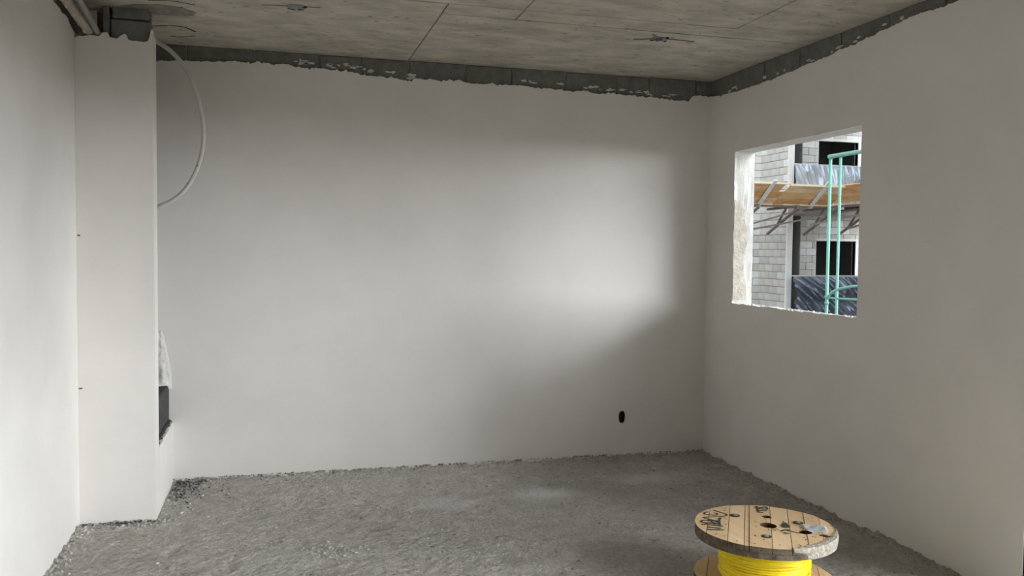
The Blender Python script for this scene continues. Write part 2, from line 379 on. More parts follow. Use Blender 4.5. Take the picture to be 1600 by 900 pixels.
# narrow right return of the pier (thin plastered edge) and the low plastered stub behind it
rt = [(YP+.0185, 2.585), (YP+.03, 2.60), (YP+.08, 2.57), (YP+.128, 2.56)]
ret = sheet([[(YP+.0185, -.03), (YP+.128, -.03)] + rt[::-1]], [], lambda u, v, d: (XP-.018+d, u, v), .018)
struct(obj('pier_return', ret, PLASTER, pil))
topl = []; y = YB
while y > YP+.128: topl.append((y, .372 - .012*(YB-y) + .018*noise.noise(Vector((y*23, 3, 0)))+.01*noise.noise(Vector((y*70, 3, 0))))); y -= .012
struct(obj('stub_plaster', sheet([[(YP+.128, -.03), (YB+.01, -.03)] + topl], [], lambda u, v, d: (XP-.018+d, u, v), .018), PLASTER, pil))
struct(obj('stub_core', bx(XP-.16, XP-.018, YP+.13, YB+.02, -.05, .33), BLOCK_DARK, pil))
BLK = mat('black_block', (.075, .078, .075), .95, .3, 22, .9, 60, .1, .3, 9)
for (ya, yb_) in ((YP+.135, YP+.33), (YP+.34, YB+.015)):
    bm = rough_box(XP-.15, XP-.024, ya, yb_, .325, .605, .008, .003)
    struct(obj('concrete_block', bm, BLK, pil))
# broken edge between plaster and bare block
struct(crumbs('broken_edge', BLK, [(XP-.016, random.uniform(YP+.13, YB-.01), .36+random.uniform(-.012, .03), random.uniform(.004, .013)) for _ in range(130)], pil)); bpy.data.objects['broken_edge']['kind'] = 'stuff'
# rough mortar daubed up the corner above the bare block
bm = bmesh.new(); nu, nv_ = 22, 46; G = []
for j in range(nv_):
    v = j/(nv_-1); z = .585+v*.36; row = []
    for i in range(nu):
        u = i/(nu-1); xr = XP-.004 - .055*v**1.6; x = XP-.16+(xr-(XP-.16))*u
        prof = math.sin(min(1, (1-u)*2.2)*math.pi/2)*(1-.75*v)
        d = .012+.045*prof+.016*noise.noise(Vector((x*38, z*20, 0)))+.010*noise.noise(Vector((x*80, z*55, 4)))
        if u == 1 or j == nv_-1: d = -.004
        row.append(bm.verts.new((x+.006*noise.noise(Vector((z*40, 1, 0))), YB-max(d, -.004), z)))
    G.append(row)
for j in range(nv_-1):
    for i in range(nu-1): bm.faces.new((G[j][i], G[j][i+1], G[j+1][i+1], G[j+1][i]))
struct(obj('mortar_daub', bm, PLASTER_ROUGH, pil, smooth=True))
# brown board jammed between wall and pier head
bd = obj('brown_board', rough_box(-.908, -.862, YP+.128, YP+.15, 2.42, 2.695, .003, .001), WOODD)
bd['label'] = 'short brown board wedged upright behind the top of the pier'; bd['category'] = 'board'
# two small rust spots on the pier edge
for z in (1.515, .72):
    struct(obj('rust_spot', sheet([rag_loop(XL+.012, z, .009, .005, 8, z, .4, 2)], [], lambda u, v, d: (u, YP-d+.0005, v), .002), mat('rust', (.30, .13, .05), .9), pil))

# ================================================================ PIPES
t = thing('drain_pipe', 'thick pale pipe smeared with plaster running under the ceiling to the pier', 'pipe', (-.92, 4.9, 2.55))
P = catmull([(-.924, 4.868, 2.565), (-.940, 4.75, 2.588), (-.960, 4.55, 2.628), (-.966, 4.30, 2.655), (-.966, 3.9, 2.664), (-.966, 2.0, 2.664), (-.966, .2, 2.664)], 9)
bm = bmesh.new(); tube(bm, P, [.0235+.0022*noise.noise(Vector((k*.8, 0, 0))) for k in range(len(P))], 18)
obj('pipe_body', bm, PIPEM, t)
bm = bmesh.new()
for k in range(26):                                       # dabs of plaster stuck along the pipe
    q = P[min(len(P)-1, int(random.uniform(0, 34)))]; a = random.uniform(2.4, 4.6); r = random.uniform(.006, .013)
    c = q + Vector((math.cos(a)*.021, 0, math.sin(a)*.021))
    bmesh.ops.create_icosphere(bm, subdivisions=2, radius=1, matrix=Matrix.Translation(c) @ Matrix.Diagonal((r*.6, r*2.2, r*.6, 1)))
for f in bm.faces: f.smooth = True
obj('plaster_dabs', bm, PLASTER_ROUGH, t, 'white plaster stuck along the pipe')['kind'] = 'stuff'
t = thing('conduit', 'thinner grey conduit under the ceiling beside the plaster smeared pipe', 'conduit', (-.886, 4.9, 2.54))
P = catmull([(-.884, 4.96, 2.545), (-.890, 4.72, 2.588), (-.900, 4.50, 2.632), (-.904, 4.25, 2.665), (-.904, 3.8, 2.68), (-.904, 2, 2.68), (-.904, .2, 2.68)], 8)
bm = bmesh.new(); tube(bm, P, .0145, 14); obj('conduit_body', bm, PIPEG, t)
bm = bmesh.new(); tube(bm, [P[0]+Vector((0, -.03, .004)), P[0]+Vector((0, .02, -.004))], .019, 14); obj('coupling', bm, PIPEG, t)
# --- looping hose beside the pier
Y5 = 5.30
P = catmull([(-.80, 5.20, 2.64), (-.72, 5.25, 2.655), (-.654, Y5, 2.628), (-.575, Y5, 2.575), (-.501, Y5, 2.485), (-.445, Y5, 2.355), (-.414, Y5, 2.22), (-.405, Y5, 2.12), (-.413, Y5, 2.02), (-.447, Y5, 1.90), (-.505, Y5, 1.797), (-.575, Y5, 1.73), (-.654, Y5, 1.690), (-.74, 5.36, 1.655), (-.82, 5.55, 1.63), (-.86, YB-.02, 1.62)], 8)
t = thing('flexible_hose', 'off-white flexible hose looping out from behind the corner pier', 'hose', (-.86, YB-.001, 1.62))
bm = bmesh.new(); tube(bm, P, .0125, 14); obj('hose_body', bm, PVC, t)
for k in (0, 1):
    bm = bmesh.new(); q = P[70+k*8]; tube(bm, [q+Vector((-.006, -.0125, .002)), q+Vector((.004, -.0128, .006))], .0022, 6); obj('scuff', bm, BLOCK_DARK, t)

# ================================================================ OUTLET BOX IN THE BACK WALL
t = thing('outlet_box', 'small dark open electrical box sunk low in the back wall', 'socket', (2.388, YB, .235))
bm = bmesh.new(); X0, X1, Z0, Z1 = 2.36, 2.416, .229, .325
box(bm, X0, X1, YB+.068, YB+.072, Z0, Z1)
for a in ((X0-.002, X0), (X1, X1+.002)): box(bm, a[0], a[1], YB+.019, YB+.072, Z0, Z1)
for a in ((Z0-.002, Z0), (Z1, Z1+.002)): box(bm, X0, X1, YB+.019, YB+.072, a[0], a[1])
obj('box_shell', bm, mat('black_plastic', (.035, .03, .028), .6), t)
for k in range(2):
    bm = bmesh.new(); tube(bm, catmull([(2.375+k*.02, YB+.066, .31), (2.38+k*.01, YB+.03, .30-.02*k), (2.395-k*.014, YB+.03, .27), (2.385+k*.01, YB+.05, .25)], 6), .002, 6)
    obj('wire', bm, mat('wire_'+'ab'[k], ((.16, .06, .05), (.05, .05, .05))[k], .5), t)

# ================================================================ CEILING JUNCTION BOXES
def junction(x, y, ang, label, arms, seed, dark=False):
    t = thing('junction_box', label, 'ceiling box', (x, y, H))
    bm = bmesh.new(); n = 12; R0, R1 = .052, .040
    rim = [(R0*(1+.12*noise.noise(Vector((math.cos(2*math.pi*k/n)*2, math.sin(2*math.pi*k/n)*2, seed)))), 2*math.pi*k/n) for k in range(n)]
    a = [bm.verts.new((x+r*math.cos(t_), y+r*math.sin(t_)*.8, H+.0)) for r, t_ in rim]
    b = [bm.verts.new((x+r*.95*math.cos(t_), y+r*.95*math.sin(t_)*.8, H-.006)) for r, t_ in rim]
    c = [bm.verts.new((x+R1*.8*math.cos(t_), y+R1*.66*math.sin(t_), H-.004)) for r, t_ in rim]
    e = [bm.verts.new((x+R1*.7*math.cos(t_), y+R1*.6*math.sin(t_), H-.001)) for r, t_ in rim]
    for p, q in ((a, b), (b, c), (c, e)):
        for k in range(n): bm.faces.new((p[k], p[(k+1) % n], q[(k+1) % n], q[k]))
    bm.faces.new(e)
    obj('box_body', bm, BOXG, t)
    bm = bmesh.new()
    for k in range(9):
        aa = random.uniform(0, 6.28); r = random.uniform(0, .03)
        bmesh.ops.create_icosphere(bm, subdivisions=1, radius=1, matrix=Matrix.Translation((x+r*math.cos(aa), y+r*.8*math.sin(aa), H-.005)) @ Matrix.Diagonal((random.uniform(.008, .016), random.uniform(.005, .010), .006, 1)))
    for v in bm.verts: v.co += Vector((random.uniform(-1, 1), random.uniform(-1, 1), random.uniform(-1, 1)))*.0018
    obj('cement_fill', bm, mat('box_fill', (.30, .31, .32) if not dark else (.10, .105, .10), .9, .25, 60), t)
    for (cx, cy, sx, sy) in ((.0, .036, .05, .009), (.043, -.014, .014, .011)) if not dark else ((-.035, .03, .016, .01), (.045, .028, .012, .010), (.03, -.038, .013, .012)):
        bm = bmesh.new(); bmesh.ops.create_icosphere(bm, subdivisions=1, radius=1, matrix=Matrix.Translation((x+cx, y+cy, H-.004)) @ Matrix.Diagonal((sx, sy, .006, 1)))
        obj('knockout', bm, DARK, t)
    for (pts, r) in arms:
        bm = bmesh.new(); tube(bm, [(x+p_[0], y+p_[1], H-.0015) for p_ in pts], r, 6, flat=.5); obj('wire_groove', bm, BOXG, t)
junction(.100, 4.590, 0, 'broken grey ceiling box above the left half of the back wall', [([(-.045, .0), (-.10, .005), (-.17, .022)], .0035), ([(.048, -.012), (.08, -.016), (.12, -.018)], .003)], 1)
junction(2.150, 4.63, 0, 'dark ceiling box with loose wires nearer the right wall', [([(-.04, .01), (-.09, .04), (-.14, .055)], .005), ([(-.03, -.03), (-.05, -.05), (-.08, -.075)], .005), ([(.04, -.01), (.12, -.006), (.22, .0)], .0035)], 7, True)

# cracks and a rough dark patch in the ceiling round the pier head
def flat_line(pts, w):
    P = catmull([(a, b, 0) for a, b in pts], 6); bm = bmesh.new(); L = []
    for i, p in enumerate(P):
        t_ = (P[min(i+1, len(P)-1)]-P[max(i-1, 0)]).normalized(); n = Vector((-t_.y, t_.x, 0)); ww = w*(.7+.8*abs(noise.noise(Vector((i*.8, w*900, 0)))))
        L.append([bm.verts.new((p.x+s_*n.x*ww/2, p.y+s_*n.y*ww/2, zz)) for s_, zz in ((-1, H), (-1, H-.0015), (1, H-.0015), (1, H))])
    for a, b in zip(L, L[1:]):
        for q in range(3): bm.faces.new((a[q], a[q+1], b[q+1], b[q]))
    return bm
for pts, w in (([(-.67, 5.244), (-.585, 5.202), (-.508, 5.206), (-.471, 5.253), (-.448, 5.306)], .012), ([(-.602, 5.449), (-.551, 5.464), (-.457, 5.402)], .010), ([(-.62, 4.70), (-.50, 4.68), (-.40, 4.72)], .008)):
    struct(obj('ceiling_crack', flat_line(pts, w), DARK, ceil))
lp = [(-.80, 4.90), (-.80, 4.873), (-.681, 4.786), (-.573, 4.770), (-.467, 4.785), (-.41, 4.87), (-.430, 4.93), (-.467, 4.957), (-.628, 4.975)]
lp2 = []
for (a, b), (c, d) in zip(lp, lp[1:]+lp[:1]):
    for k in range(5): lp2.append((a+(c-a)*k/5+.012*noise.noise(Vector((a*30+k, b*30, 0))), b+(d-b)*k/5+.012*noise.noise(Vector((a*30, b*30+k, 5)))))
struct(obj('ceiling_patch', sheet([lp2], [], lambda u, v, d: (u, v, H-d*.9), .004), mat('rough_dark_patch', (.27, .255, .22), .95, .25, 25, .9, 60, .1), ceil))

# ================================================================ CABLE REEL
RX, RY, RR = 2.065, 3.275, .300
TH = math.atan2(.858, .513)                            # board direction
reel = thing('cable_reel', 'wooden cable reel wound with yellow cable standing on the cement floor', 'cable reel', (RX, RY, .004))
ux, uy = math.cos(TH), math.sin(TH); nxx, nyy = uy, -ux
def Lw(s, t_): return (RX+nxx*s+ux*t_, RY+nyy*s+uy*t_)       # s across boards, t along
def tolocal(dx, dy): return (dx*nxx+dy*nyy, dx*ux+dy*uy)
HOLES = [(0.010, -0.004, .037, .030), (.012, .128, .020, .017), (.178, -.050, .026, .024)]
HOLES = [(*tolocal(.014, -.005), .036, .036), (*tolocal(.074, .104), .021, .020), (*tolocal(.120, -.125), .027, .025)]
def flange(z0, z1, holes, cuts, mat_, wob=0, name='flange_board'):
    for i, (a, b) in enumerate(zip(cuts, cuts[1:])):
        gp = .0014 if mat_[0] is not RIM else .0002; a2, b2 = a+gp, b-gp; poly = []
        n = 18
        A = max(-1, a2/RR); B = min(1, b2/RR)
        for k in range(n+1):
            s = a2+(b2-a2)*k/n if abs(a2) < RR and abs(b2) < RR else RR*(A+(B-A)*(.5-.5*math.cos(math.pi*k/n)))
            poly.append((s, math.sqrt(max(RR*RR-s*s, 1e-8))+.0015*noise.noise(Vector((s*40, i, 0)))))
        poly += [(s, -t_) for s, t_ in reversed(poly) if t_ > .002]
        hs = []
        for (hx, hy, r1, r2) in holes:
            lp = [(hx+r1*math.cos(q*math.pi/14), hy+r2*math.sin(q*math.pi/14)) for q in range(28)]
            if hx+r1 < a2 or hx-r1 > b2: continue
            if hx-r1 > a2 and hx+r1 < b2: hs.append(lp)
            else:                                        # hole crosses a joint: bite it out of the board
                cl = [(min(max(p[0], a2-.0), b2+.0), p[1]) for p in lp]
                hs.append(cl)
        zt = z1+random.uniform(-.0012, .0012)
        pts = [V2(*q) for q in poly]; edges = [(k, (k+1) % len(poly)) for k in range(len(poly))]
        for h in hs:
            s0 = len(pts); pts += [V2(*q) for q in h]; edges += [(s0+k, s0+(k+1) % len(h)) for k in range(len(h))]
        nv, ne, nf, *_ = delaunay_2d_cdt(pts, edges, [], 0, 1e-6)
        keep = []
        for f in nf:
            c = (nv[f[0]]+nv[f[1]]+nv[f[2]])/3
            if not inside(c, poly): continue
            if any(inside(c, h) for h in hs): continue
            keep.append(f)
        N = len(nv); vv = [(*Lw(v.x, v.y), zt) for v in nv]+[(*Lw(v.x, v.y), z0) for v in nv]; ff = []; E_ = set()
        for f in keep:
            ff.append(tuple(f)); ff.append(tuple(k+N for k in reversed(f)))
            for k in range(3): E_.add((f[k], f[(k+1) % 3]))
        nface = len(ff)
        for (p_, q_) in E_:
            if (q_, p_) not in E_: ff.append((q_, p_, p_+N, q_+N))
        # board material in its own grain: object coordinates turned along the board
        o = obj(name, (vv, [], ff), [mat_[i % len(mat_)], RIM, RIMG, HOLEM], reel)
        for k, pgn in enumerate(o.data.polygons):
            if k >= nface:
                c = sum((Vector(vv[q]) for q in ff[k]), Vector())/len(ff[k]); d = Vector((c.x-RX, c.y-RY))
                if d.length > RR*.93: pgn.material_index = 2 if math.degrees(math.atan2(d.y, d.x)) > -88 and math.degrees(math.atan2(d.y, d.x)) < 20 else 1
                elif any(((tolocal(d.x, d.y)[0]-h[0])/h[2])**2+((tolocal(d.x, d.y)[1]-h[1])/h[3])**2 < 1.15 for h in holes): pgn.material_index = 3
def pine(name, c):
    m = mat(name, c, .7, .15, 3, .25, 40, .25, .22, 3, stretch=(10, 1, 1), speck=.4, sscale=7)
    for n in m.node_tree.nodes:
        if n.type == 'MAPPING': n.inputs['Rotation'].default_value = (0, 0, -(TH-math.pi/2)); 
    return m
HOLEM = mat('hole_side', (.075, .04, .02), .95)  # darker than the pine, putting the holes' inner shade into colour
PB = [pine('pine_a', (.76, .52, .29)), pine('pine_b', (.72, .49, .275)), pine('pine_c', (.80, .565, .33))]
CUTS = [-RR, -.242, -.153, -.0855, -.066, .026, .103, .170, .235, RR]
ZT0, ZT1 = .246, .270
flange(ZT0, ZT1, HOLES, CUTS, PB)
flange(.222, ZT0-.0008, HOLES, [-RR, -.2, -.07, .08, .19, RR], [RIM], name='inner_flange_board')
flange(.027, .050, [], CUTS, PB)
flange(.004, .0262, [], [-RR, -.2, -.07, .06, .19, RR], [RIM], name='inner_flange_board')
# gnawed grey strip along the top edge, right front
bm = bmesh.new(); A0, A1 = math.radians(-100), math.radians(-12); N = 60; rows = []
for k in range(N+1):
    a = A0+(A1-A0)*k/N; w = .030*math.sin(math.pi*min(1, k/N*1.15+.05))**.6*(1+.35*noise.noise(Vector((k*.5, 0, 0))))+.004 if k < N else .002
    rows.append([bm.verts.new((RX+math.cos(a)*r, RY+math.sin(a)*r, z+.0012*noise.noise(Vector((k*1.3, r*60, 0))))) for r, z in ((RR-w, ZT1+.0016), (RR-w*.5, ZT1+.0026), (RR+.0005, ZT1+.0012), (RR+.0012+.0018*min(1, k/12)+.0015*noise.noise(Vector((k*.9, 3, 0))), ZT1-.01), (RR+.0026, ZT1-.011-(.017+.012*noise.noise(Vector((k*.45, 7, 0))))*min(1, k/16)), (RR+.0002, ZT1-.013-(.026+.012*noise.noise(Vector((k*.7, 9, 0))))*min(1, k/16)))])
for a, b in zip(rows, rows[1:]):
    for q in range(5): bm.faces.new((a[q], a[q+1], b[q+1], b[q]))
obj('splintered_edge', bm, RIMG, reel, 'grey splintered rim patch')
# rotten notch near the rim
bm = bmesh.new(); ox, oy = .165, -.19
lp = [(-.014, .016), (.004, .018), (.020, .006), (.016, -.004), (.024, -.020), (.006, -.016), (.002, -.004), (-.010, .004)]
vs1 = [bm.verts.new((RX+ox+p[0], RY+oy+p[1], ZT1+.0034)) for p in lp]; vs2 = [bm.verts.new((RX+ox+p[0], RY+oy+p[1], ZT1-.001)) for p in lp]
bm.faces.new(vs1)
for k in range(8): bm.faces.new((vs1[k], vs1[(k+1) % 8], vs2[(k+1) % 8], vs2[k]))
obj('rotten_notch', bm, mat('rotten_wood', (.09, .025, .012), .95), reel)
# core drum and wound cable
bm = bmesh.new(); bmesh.ops.create_cone(bm, segments=40, radius1=.125, radius2=.125, depth=.172, cap_ends=True, matrix=Matrix.Translation((RX, RY, .136))); 
obj('drum', bm, DARK, reel)  # solid core coloured near-black, painting the darkness of a hollow one
WR = .186
bm = bmesh.new(); bmesh.ops.create_cone(bm, segments=64, radius1=WR, radius2=WR, depth=.170, cap_ends=True, matrix=Matrix.Translation((RX, RY, .136)))
o = obj('cable_layers', bm, YELLOW, reel); o['kind'] = 'stuff'
rr = random.Random(3); nt_ = 21; cr = .0042
for layer in range(2):
    for k in range(nt_ if layer == 0 else 13):
        zc = .0545+(k+.5)*(.163/nt_) if layer == 0 else rr.uniform(.06, .212)
        tilt = rr.uniform(-.006, .006) if layer == 0 else rr.uniform(-.03, .03); ph = rr.uniform(0, 6.28); nn = 56; pts = []
        for q in range(nn):
            a = 2*math.pi*q/nn; z = zc+tilt*math.sin(a+ph)+.0016*math.sin(3*a+k)
            z = min(max(z, .0555), .2165); r = WR+.0025+layer*.0045+.0012*math.sin(2*a+k*1.7)
            pts.append((RX+r*math.cos(a), RY+r*math.sin(a), z))
        bm = bmesh.new(); tube(bm, pts+[pts[0]], cr, 6, cap=False); obj('cable_turn', bm, YELLOW, reel)
# bolts; their washers are near-black, painting in the shade of a shallow recess
for (dx, dy) in ((-.058, .154), (-.076, -.134), (.163, -.005)):
    s, t_ = tolocal(dx, dy)
    bm = bmesh.new()
    bmesh.ops.create_cone(bm, segments=20, radius1=.022, radius2=.022, depth=.0022, cap_ends=True, matrix=Matrix.Translation((RX+dx, RY+dy, ZT1+.0014)))
    b_ = obj('washer', bm, mat('painted_recess_shade', (.05, .045, .04), .8), reel)
    bm = bmesh.new(); bmesh.ops.create_cone(bm, segments=6, radius1=.0105, radius2=.0105, depth=.003, cap_ends=True, matrix=Matrix.Translation((RX+dx, RY+dy, ZT1+.0035)))
    bmesh.ops.create_cone(bm, segments=10, radius1=.0055, radius2=.005, depth=.004, cap_ends=True, matrix=Matrix.Translation((RX+dx, RY+dy, ZT1+.006)))
    obj('bolt', bm, STEEL, reel)
# nail heads
rr = random.Random(9)
for k in range(30):
    s = rr.choice([-.2, -.17, -.11, -.04, .0, .05, .085, .13, .16, .2])+rr.uniform(-.008, .008); tm = math.sqrt(max(0, RR*RR-s*s))
    t_ = rr.choice([-1, 1])*(tm-rr.uniform(.03, .05)) if rr.random() < .65 else rr.uniform(-.7, .7)*tm
    q = Lw(s, t_); bm = bmesh.new(); bmesh.ops.create_cone(bm, segments=8, radius1=.0032, radius2=.0028, depth=.0016, cap_ends=True, matrix=Matrix.Translation((*q, ZT1+.0016)))
    obj('nail_head', bm, RIM, reel)
# marker scribbles, as thin ink strokes lying on the boards
STR = [[(-0.114, 0.251), (-0.105, 0.226), (-0.091, 0.196), (-0.088, 0.173), (-0.11, 0.156), (-0.142, 0.159), (-0.179, 0.162), (-0.215, 0.162)], [(-0.131, 0.214), (-0.124, 0.194), (-0.14, 0.179), (-0.164, 0.191), (-0.181, 0.202), (-0.178, 0.217), (-0.164, 0.23), (-0.15, 0.23)], [(-0.215, 0.162), (-0.206, 0.144), (-0.191, 0.121), (-0.181, 0.101)], [(-0.181, 0.101), (-0.202, 0.112), (-0.227, 0.124), (-0.241, 0.121), (-0.250, 0.103), (-0.235, 0.089), (-0.203, 0.063)], [(-0.21, 0.101), (-0.197, 0.068), (-0.19, 0.042)], [(-0.270, 0.074), (-0.254, 0.073), (-0.239, 0.078)], [(-0.243, 0.064), (-0.219, 0.049), (-0.19, 0.027)], [(-0.258, 0.035), (-0.235, 0.02), (-0.21, 0.006)], [(-0.275, 0.007), (-0.246, -0.006), (-0.209, -0.017)], [(-0.138, 0.14), (-0.162, 0.108), (-0.19, 0.054)], [(-0.205, 0.125), (-0.183, 0.107), (-0.18, 0.076)],
  [(0.108, 0.256), (0.12, 0.233), (0.148, 0.235), (0.138, 0.202), (0.114, 0.215), (0.098, 0.227)], [(0.083, 0.203), (0.102, 0.191), (0.123, 0.182)], [(0.069, 0.175), (0.093, 0.164)], [(0.113, 0.255), (0.092, 0.209), (0.074, 0.174)], [(0.095, 0.01), (0.104, 0.001), (0.097, -0.018), (0.076, -0.027), (0.089, -0.002)], [(0.097, -0.018), (0.092, -0.045), (0.069, -0.046), (0.073, -0.02)], [(0.023, -0.09), (0.054, -0.077), (0.063, -0.092)], [(0.023, -0.109), (0.04, -0.127)]]
CRK = [[(0.053, -0.09), (0.064, -0.096), (0.08, -0.119), (0.093, -0.135)]]
def ribbon(bm, pts, w, z):
    P = catmull([(a, b, 0) for a, b in pts], 5); L = []
    for i, p in enumerate(P):
        t_ = (P[min(i+1, len(P)-1)]-P[max(i-1, 0)]).normalized(); n = Vector((-t_.y, t_.x, 0)); ww = w*(.75+.35*noise.noise(Vector((i*.6, w*900, 0))))
        L.append([bm.verts.new((RX+p.x+s*n.x*ww/2, RY+p.y+s*n.y*ww/2, zz)) for s, zz in ((-1, z-.0012), (-1, z), (1, z), (1, z-.0012))])
    for a, b in zip(L, L[1:]):
        for q in range(3): bm.faces.new((a[q], a[q+1], b[q+1], b[q]))
for k, s_ in enumerate(STR):
    bm = bmesh.new(); ribbon(bm, s_, .0095 if k < 3 else .0135, ZT1+.0022+k*.00004); obj('marker_stroke', bm, INK, reel)
bm = bmesh.new(); ribbon(bm, CRK[0], .005, ZT1+.0022); obj('board_crack', bm, DARK, reel)
for (a, b) in (((.006, -.048), (.002, -.075)), ((-.012, -.045), (-.02, -.068)), ((.02, -.044), (.026, -.07)), ((.05, .085), (.045, .06))):
    bm = bmesh.new(); ribbon(bm, [a, ((a[0]+b[0])/2+.001, (a[1]+b[1])/2), b], .0016, ZT1+.0022); obj('board_crack', bm, DARK, reel)
# paper label stuck on top
QL = [Vector((.163+.0, -.040)), Vector((.252, -.074)), Vector((.206, -.166)), Vector((.122, -.130))]
def lbl(u, v): return QL[0]*(1-u)*(1-v)+QL[1]*u*(1-v)+QL[2]*u*v+QL[3]*(1-u)*v
bm = bmesh.new(); n = 8; G = []
for j in range(n+1): G.append([bm.verts.new((RX+lbl(i/n, j/n).x, RY+lbl(i/n, j/n).y, ZT1+.004+.005*(abs(2*i/n-1)**3)*(.4+.6*j/n)+.0015*math.sin(i*1.3+j))) for i in range(n+1)])
for j in range(n):
    for i in range(n): bm.faces.new((G[j][i], G[j][i+1], G[j+1][i+1], G[j+1][i]))
r_ = bmesh.ops.solidify(bm, geom=bm.faces[:], thickness=.0005)
lab = obj('paper_label', bm, LABELM, reel, 'white printed paper label', smooth=True)
bm = bmesh.new(); rr = random.Random(5)
def lz(u, v): i, j = u*n, v*n; return ZT1+.0046+.005*(abs(2*u-1)**3)*(.4+.6*v)+.0015*math.sin(i*1.3+j)
for k in range(9):
    v = .14+k*.085; u = .10
    while u < .88:
        w = rr.uniform(.03, .14); u2 = min(u+w, .9)
        q = [lbl(u, v), lbl(u2, v), lbl(u2, v+.04), lbl(u, v+.04)]; zz = [lz(u, v), lz(u2, v), lz(u2, v+.04), lz(u, v+.04)]
        if rr.random() < .8: bm.faces.new([bm.verts.new((RX+p.x, RY+p.y, z_+.0006)) for p, z_ in zip(q, zz)])
        u = u2+.025
obj('label_print', bm, LABELB, lab)

# ================================================================ CRUMBS ON THE FLOOR
sp = []
def edge_spot():
    w = random.random()
    if w < .38: x = random.uniform(XP, XR-.01); y = YB-.005-abs(random.gauss(0, .045))
    elif w < .60: y = random.uniform(2.9, YB-.02); x = XR-.005-abs(random.gauss(0, .04))
    elif w < .75: y = random.uniform(3.9, YP); x = XL+.005+abs(random.gauss(0, .05))
    elif w < .87: x = random.uniform(XL, XP+.05); y = YP-.005-abs(random.gauss(0, .045))
    else: x = XP+.005+abs(random.gauss(0, .09)); y = random.uniform(YP-.05, YB)
    return x, y
for _ in range(3000):
    x, y = edge_spot(); sp.append((x, y, fz(x, y)-.001, random.choice([.002, .0025, .003, .004, .005, .009])*random.uniform(.7, 1.2)))
for _ in range(3800):
    x = random.uniform(XL+.02, XR-.05); y = random.uniform(3.0, YB-.05)
    if noise.noise(Vector((x*2.3, y*2.3, 5))) < -.05 and random.random() < .8: continue
    if (x-RX)**2+(y-RY)**2 < .33**2: continue
    sp.append((x, y, fz(x, y)-.002, random.choice([.002, .0025, .003, .004, .0055])))
for k in range(60):
    a = random.gauss(0, .09); b = random.gauss(0, .07); x, y = -.03+a+.3, 4.15+b
    sp.append((x, y, fz(x, y), random.uniform(.004, .010)))
struct(crumbs('cement_debris', RUBBLE, sp, floor))['kind'] = 'stuff'
struct(crumbs('dark_debris', BLK, [(XP+.02+abs(random.gauss(0, .10)), YB-.01-abs(random.gauss(0, .22)), .004, random.uniform(.003, .007)) for _ in range(260)]+[(random.uniform(XL, XP), YP-.01-abs(random.gauss(0, .03)), .006, random.uniform(.003, .007)) for _ in range(90)]+[(random.uniform(XP, XR), YB-.008-abs(random.gauss(0, .012)), .012, random.uniform(.003, .006)) for _ in range(260)], floor))['kind'] = 'stuff'
struct(crumbs('plaster_debris', CRUMBW, [(x, y, fz(x, y), random.uniform(.003, .008)) for x, y in [edge_spot() for _ in range(160)]+[(random.uniform(XL, XR-.1), random.uniform(3.2, 5.5)) for _ in range(50)]], floor))['kind'] = 'stuff'

# ================================================================ OWN BALCONY (off to the right of the opening)
bal = thing('balcony', 'concrete balcony outside the opening past the right end of the right wall', 'balcony', (4.0, 1.2, -.05))
obj('floor_slab', bx(XO, 4.55, DY0-.3, 3.0, -.17, -.05), SLABM, bal)
obj('sun_crop_slab', bx(XO, 4.10, DY0-.3, .9, 2.45, 2.60), SLABM, bal)  # unseen slab, kept narrow here to let more sky light in
obj('sun_crop_slab', bx(XO, 5.60, .9, 4.3, 2.45, 2.60), SLABM, bal)  # unseen, widened past the balcony to crop the sun reaching the window
for yy in (DY0-.25, .75, 1.85, 2.95):
    bm = bmesh.new(); tube(bm, [(4.5, yy, -.05), (4.5, yy, 1.0)], .02, 10); obj('rail_post', bm, STEEL, bal)
bm = bmesh.new(); tube(bm, [(4.5, DY0-.25, 1.0), (4.5, 2.95, 1.0), (XO+.02, 2.95, 1.0)], .022, 10); obj('rail', bm, STEEL, bal)

def tarp(name, x0, x1, y, z0, z1, label, seed, amp=.06, along='x', nu=150, nv=60, diag=1.0, sag=0, m=None):
    vv = []; rr = random.Random(seed); w = x1-x0
    fans = [(rr.uniform(0, 1), rr.uniform(.8, 1.6)) for _ in range(3)]
    for j in range(nv+1):
        v = j/nv
        for i in range(nu+1):
            u = i/nu; x = x0+w*u; zt = z1-sag*math.sin(math.pi*u); z = z0+(zt-z0)*v
            dr = 1-v; q = x*5.0 - diag*5.5*dr*(1.15-.6*u) + 1.6*noise.noise(Vector((x*.8, z*.8, seed)))
            r1 = 1-abs(noise.noise(Vector((q*.9, dr*.9+x*.25, seed))))*2.0; r1 = max(r1, -.2)
            r2 = 1-abs(noise.noise(Vector((q*1.7, dr*1.2, seed+5))))*2.4; r2 = max(r2, -.2)
            d = amp*(.95*abs(r1)**4+.35*abs(r2)**3) + amp*.7*noise.noise(Vector((q*.6, v*1.5, seed))) + amp*.05*noise.noise(Vector((q*5, z*4, seed)))
            d *= .25+.75*min(1, dr*4)
            vv.append((x, y-d, z) if along == 'x' else (y-d, x, z))
    ff = [(j*(nu+1)+i, j*(nu+1)+i+1, (j+1)*(nu+1)+i+1, (j+1)*(nu+1)+i) for j in range(nv) for i in range(nu)]
    N = len(vv); vv += [(a, b+.004, c) if along == 'x' else (a+.004, b, c) for a, b, c in vv]
    ff += [tuple(k+N for k in reversed(f)) for f in ff]
    o = obj(name, (vv, [], ff), m or TARP, smooth=True); o['label'] = label; o['category'] = 'plastic sheet'
    return o
tarp('plastic_sheet', DY0-.25, 2.9, 4.62, -.05, .42, 'grey plastic sheet along the foot of the near balcony railing outside the opening', 4, .03, 'y', 120, 30)

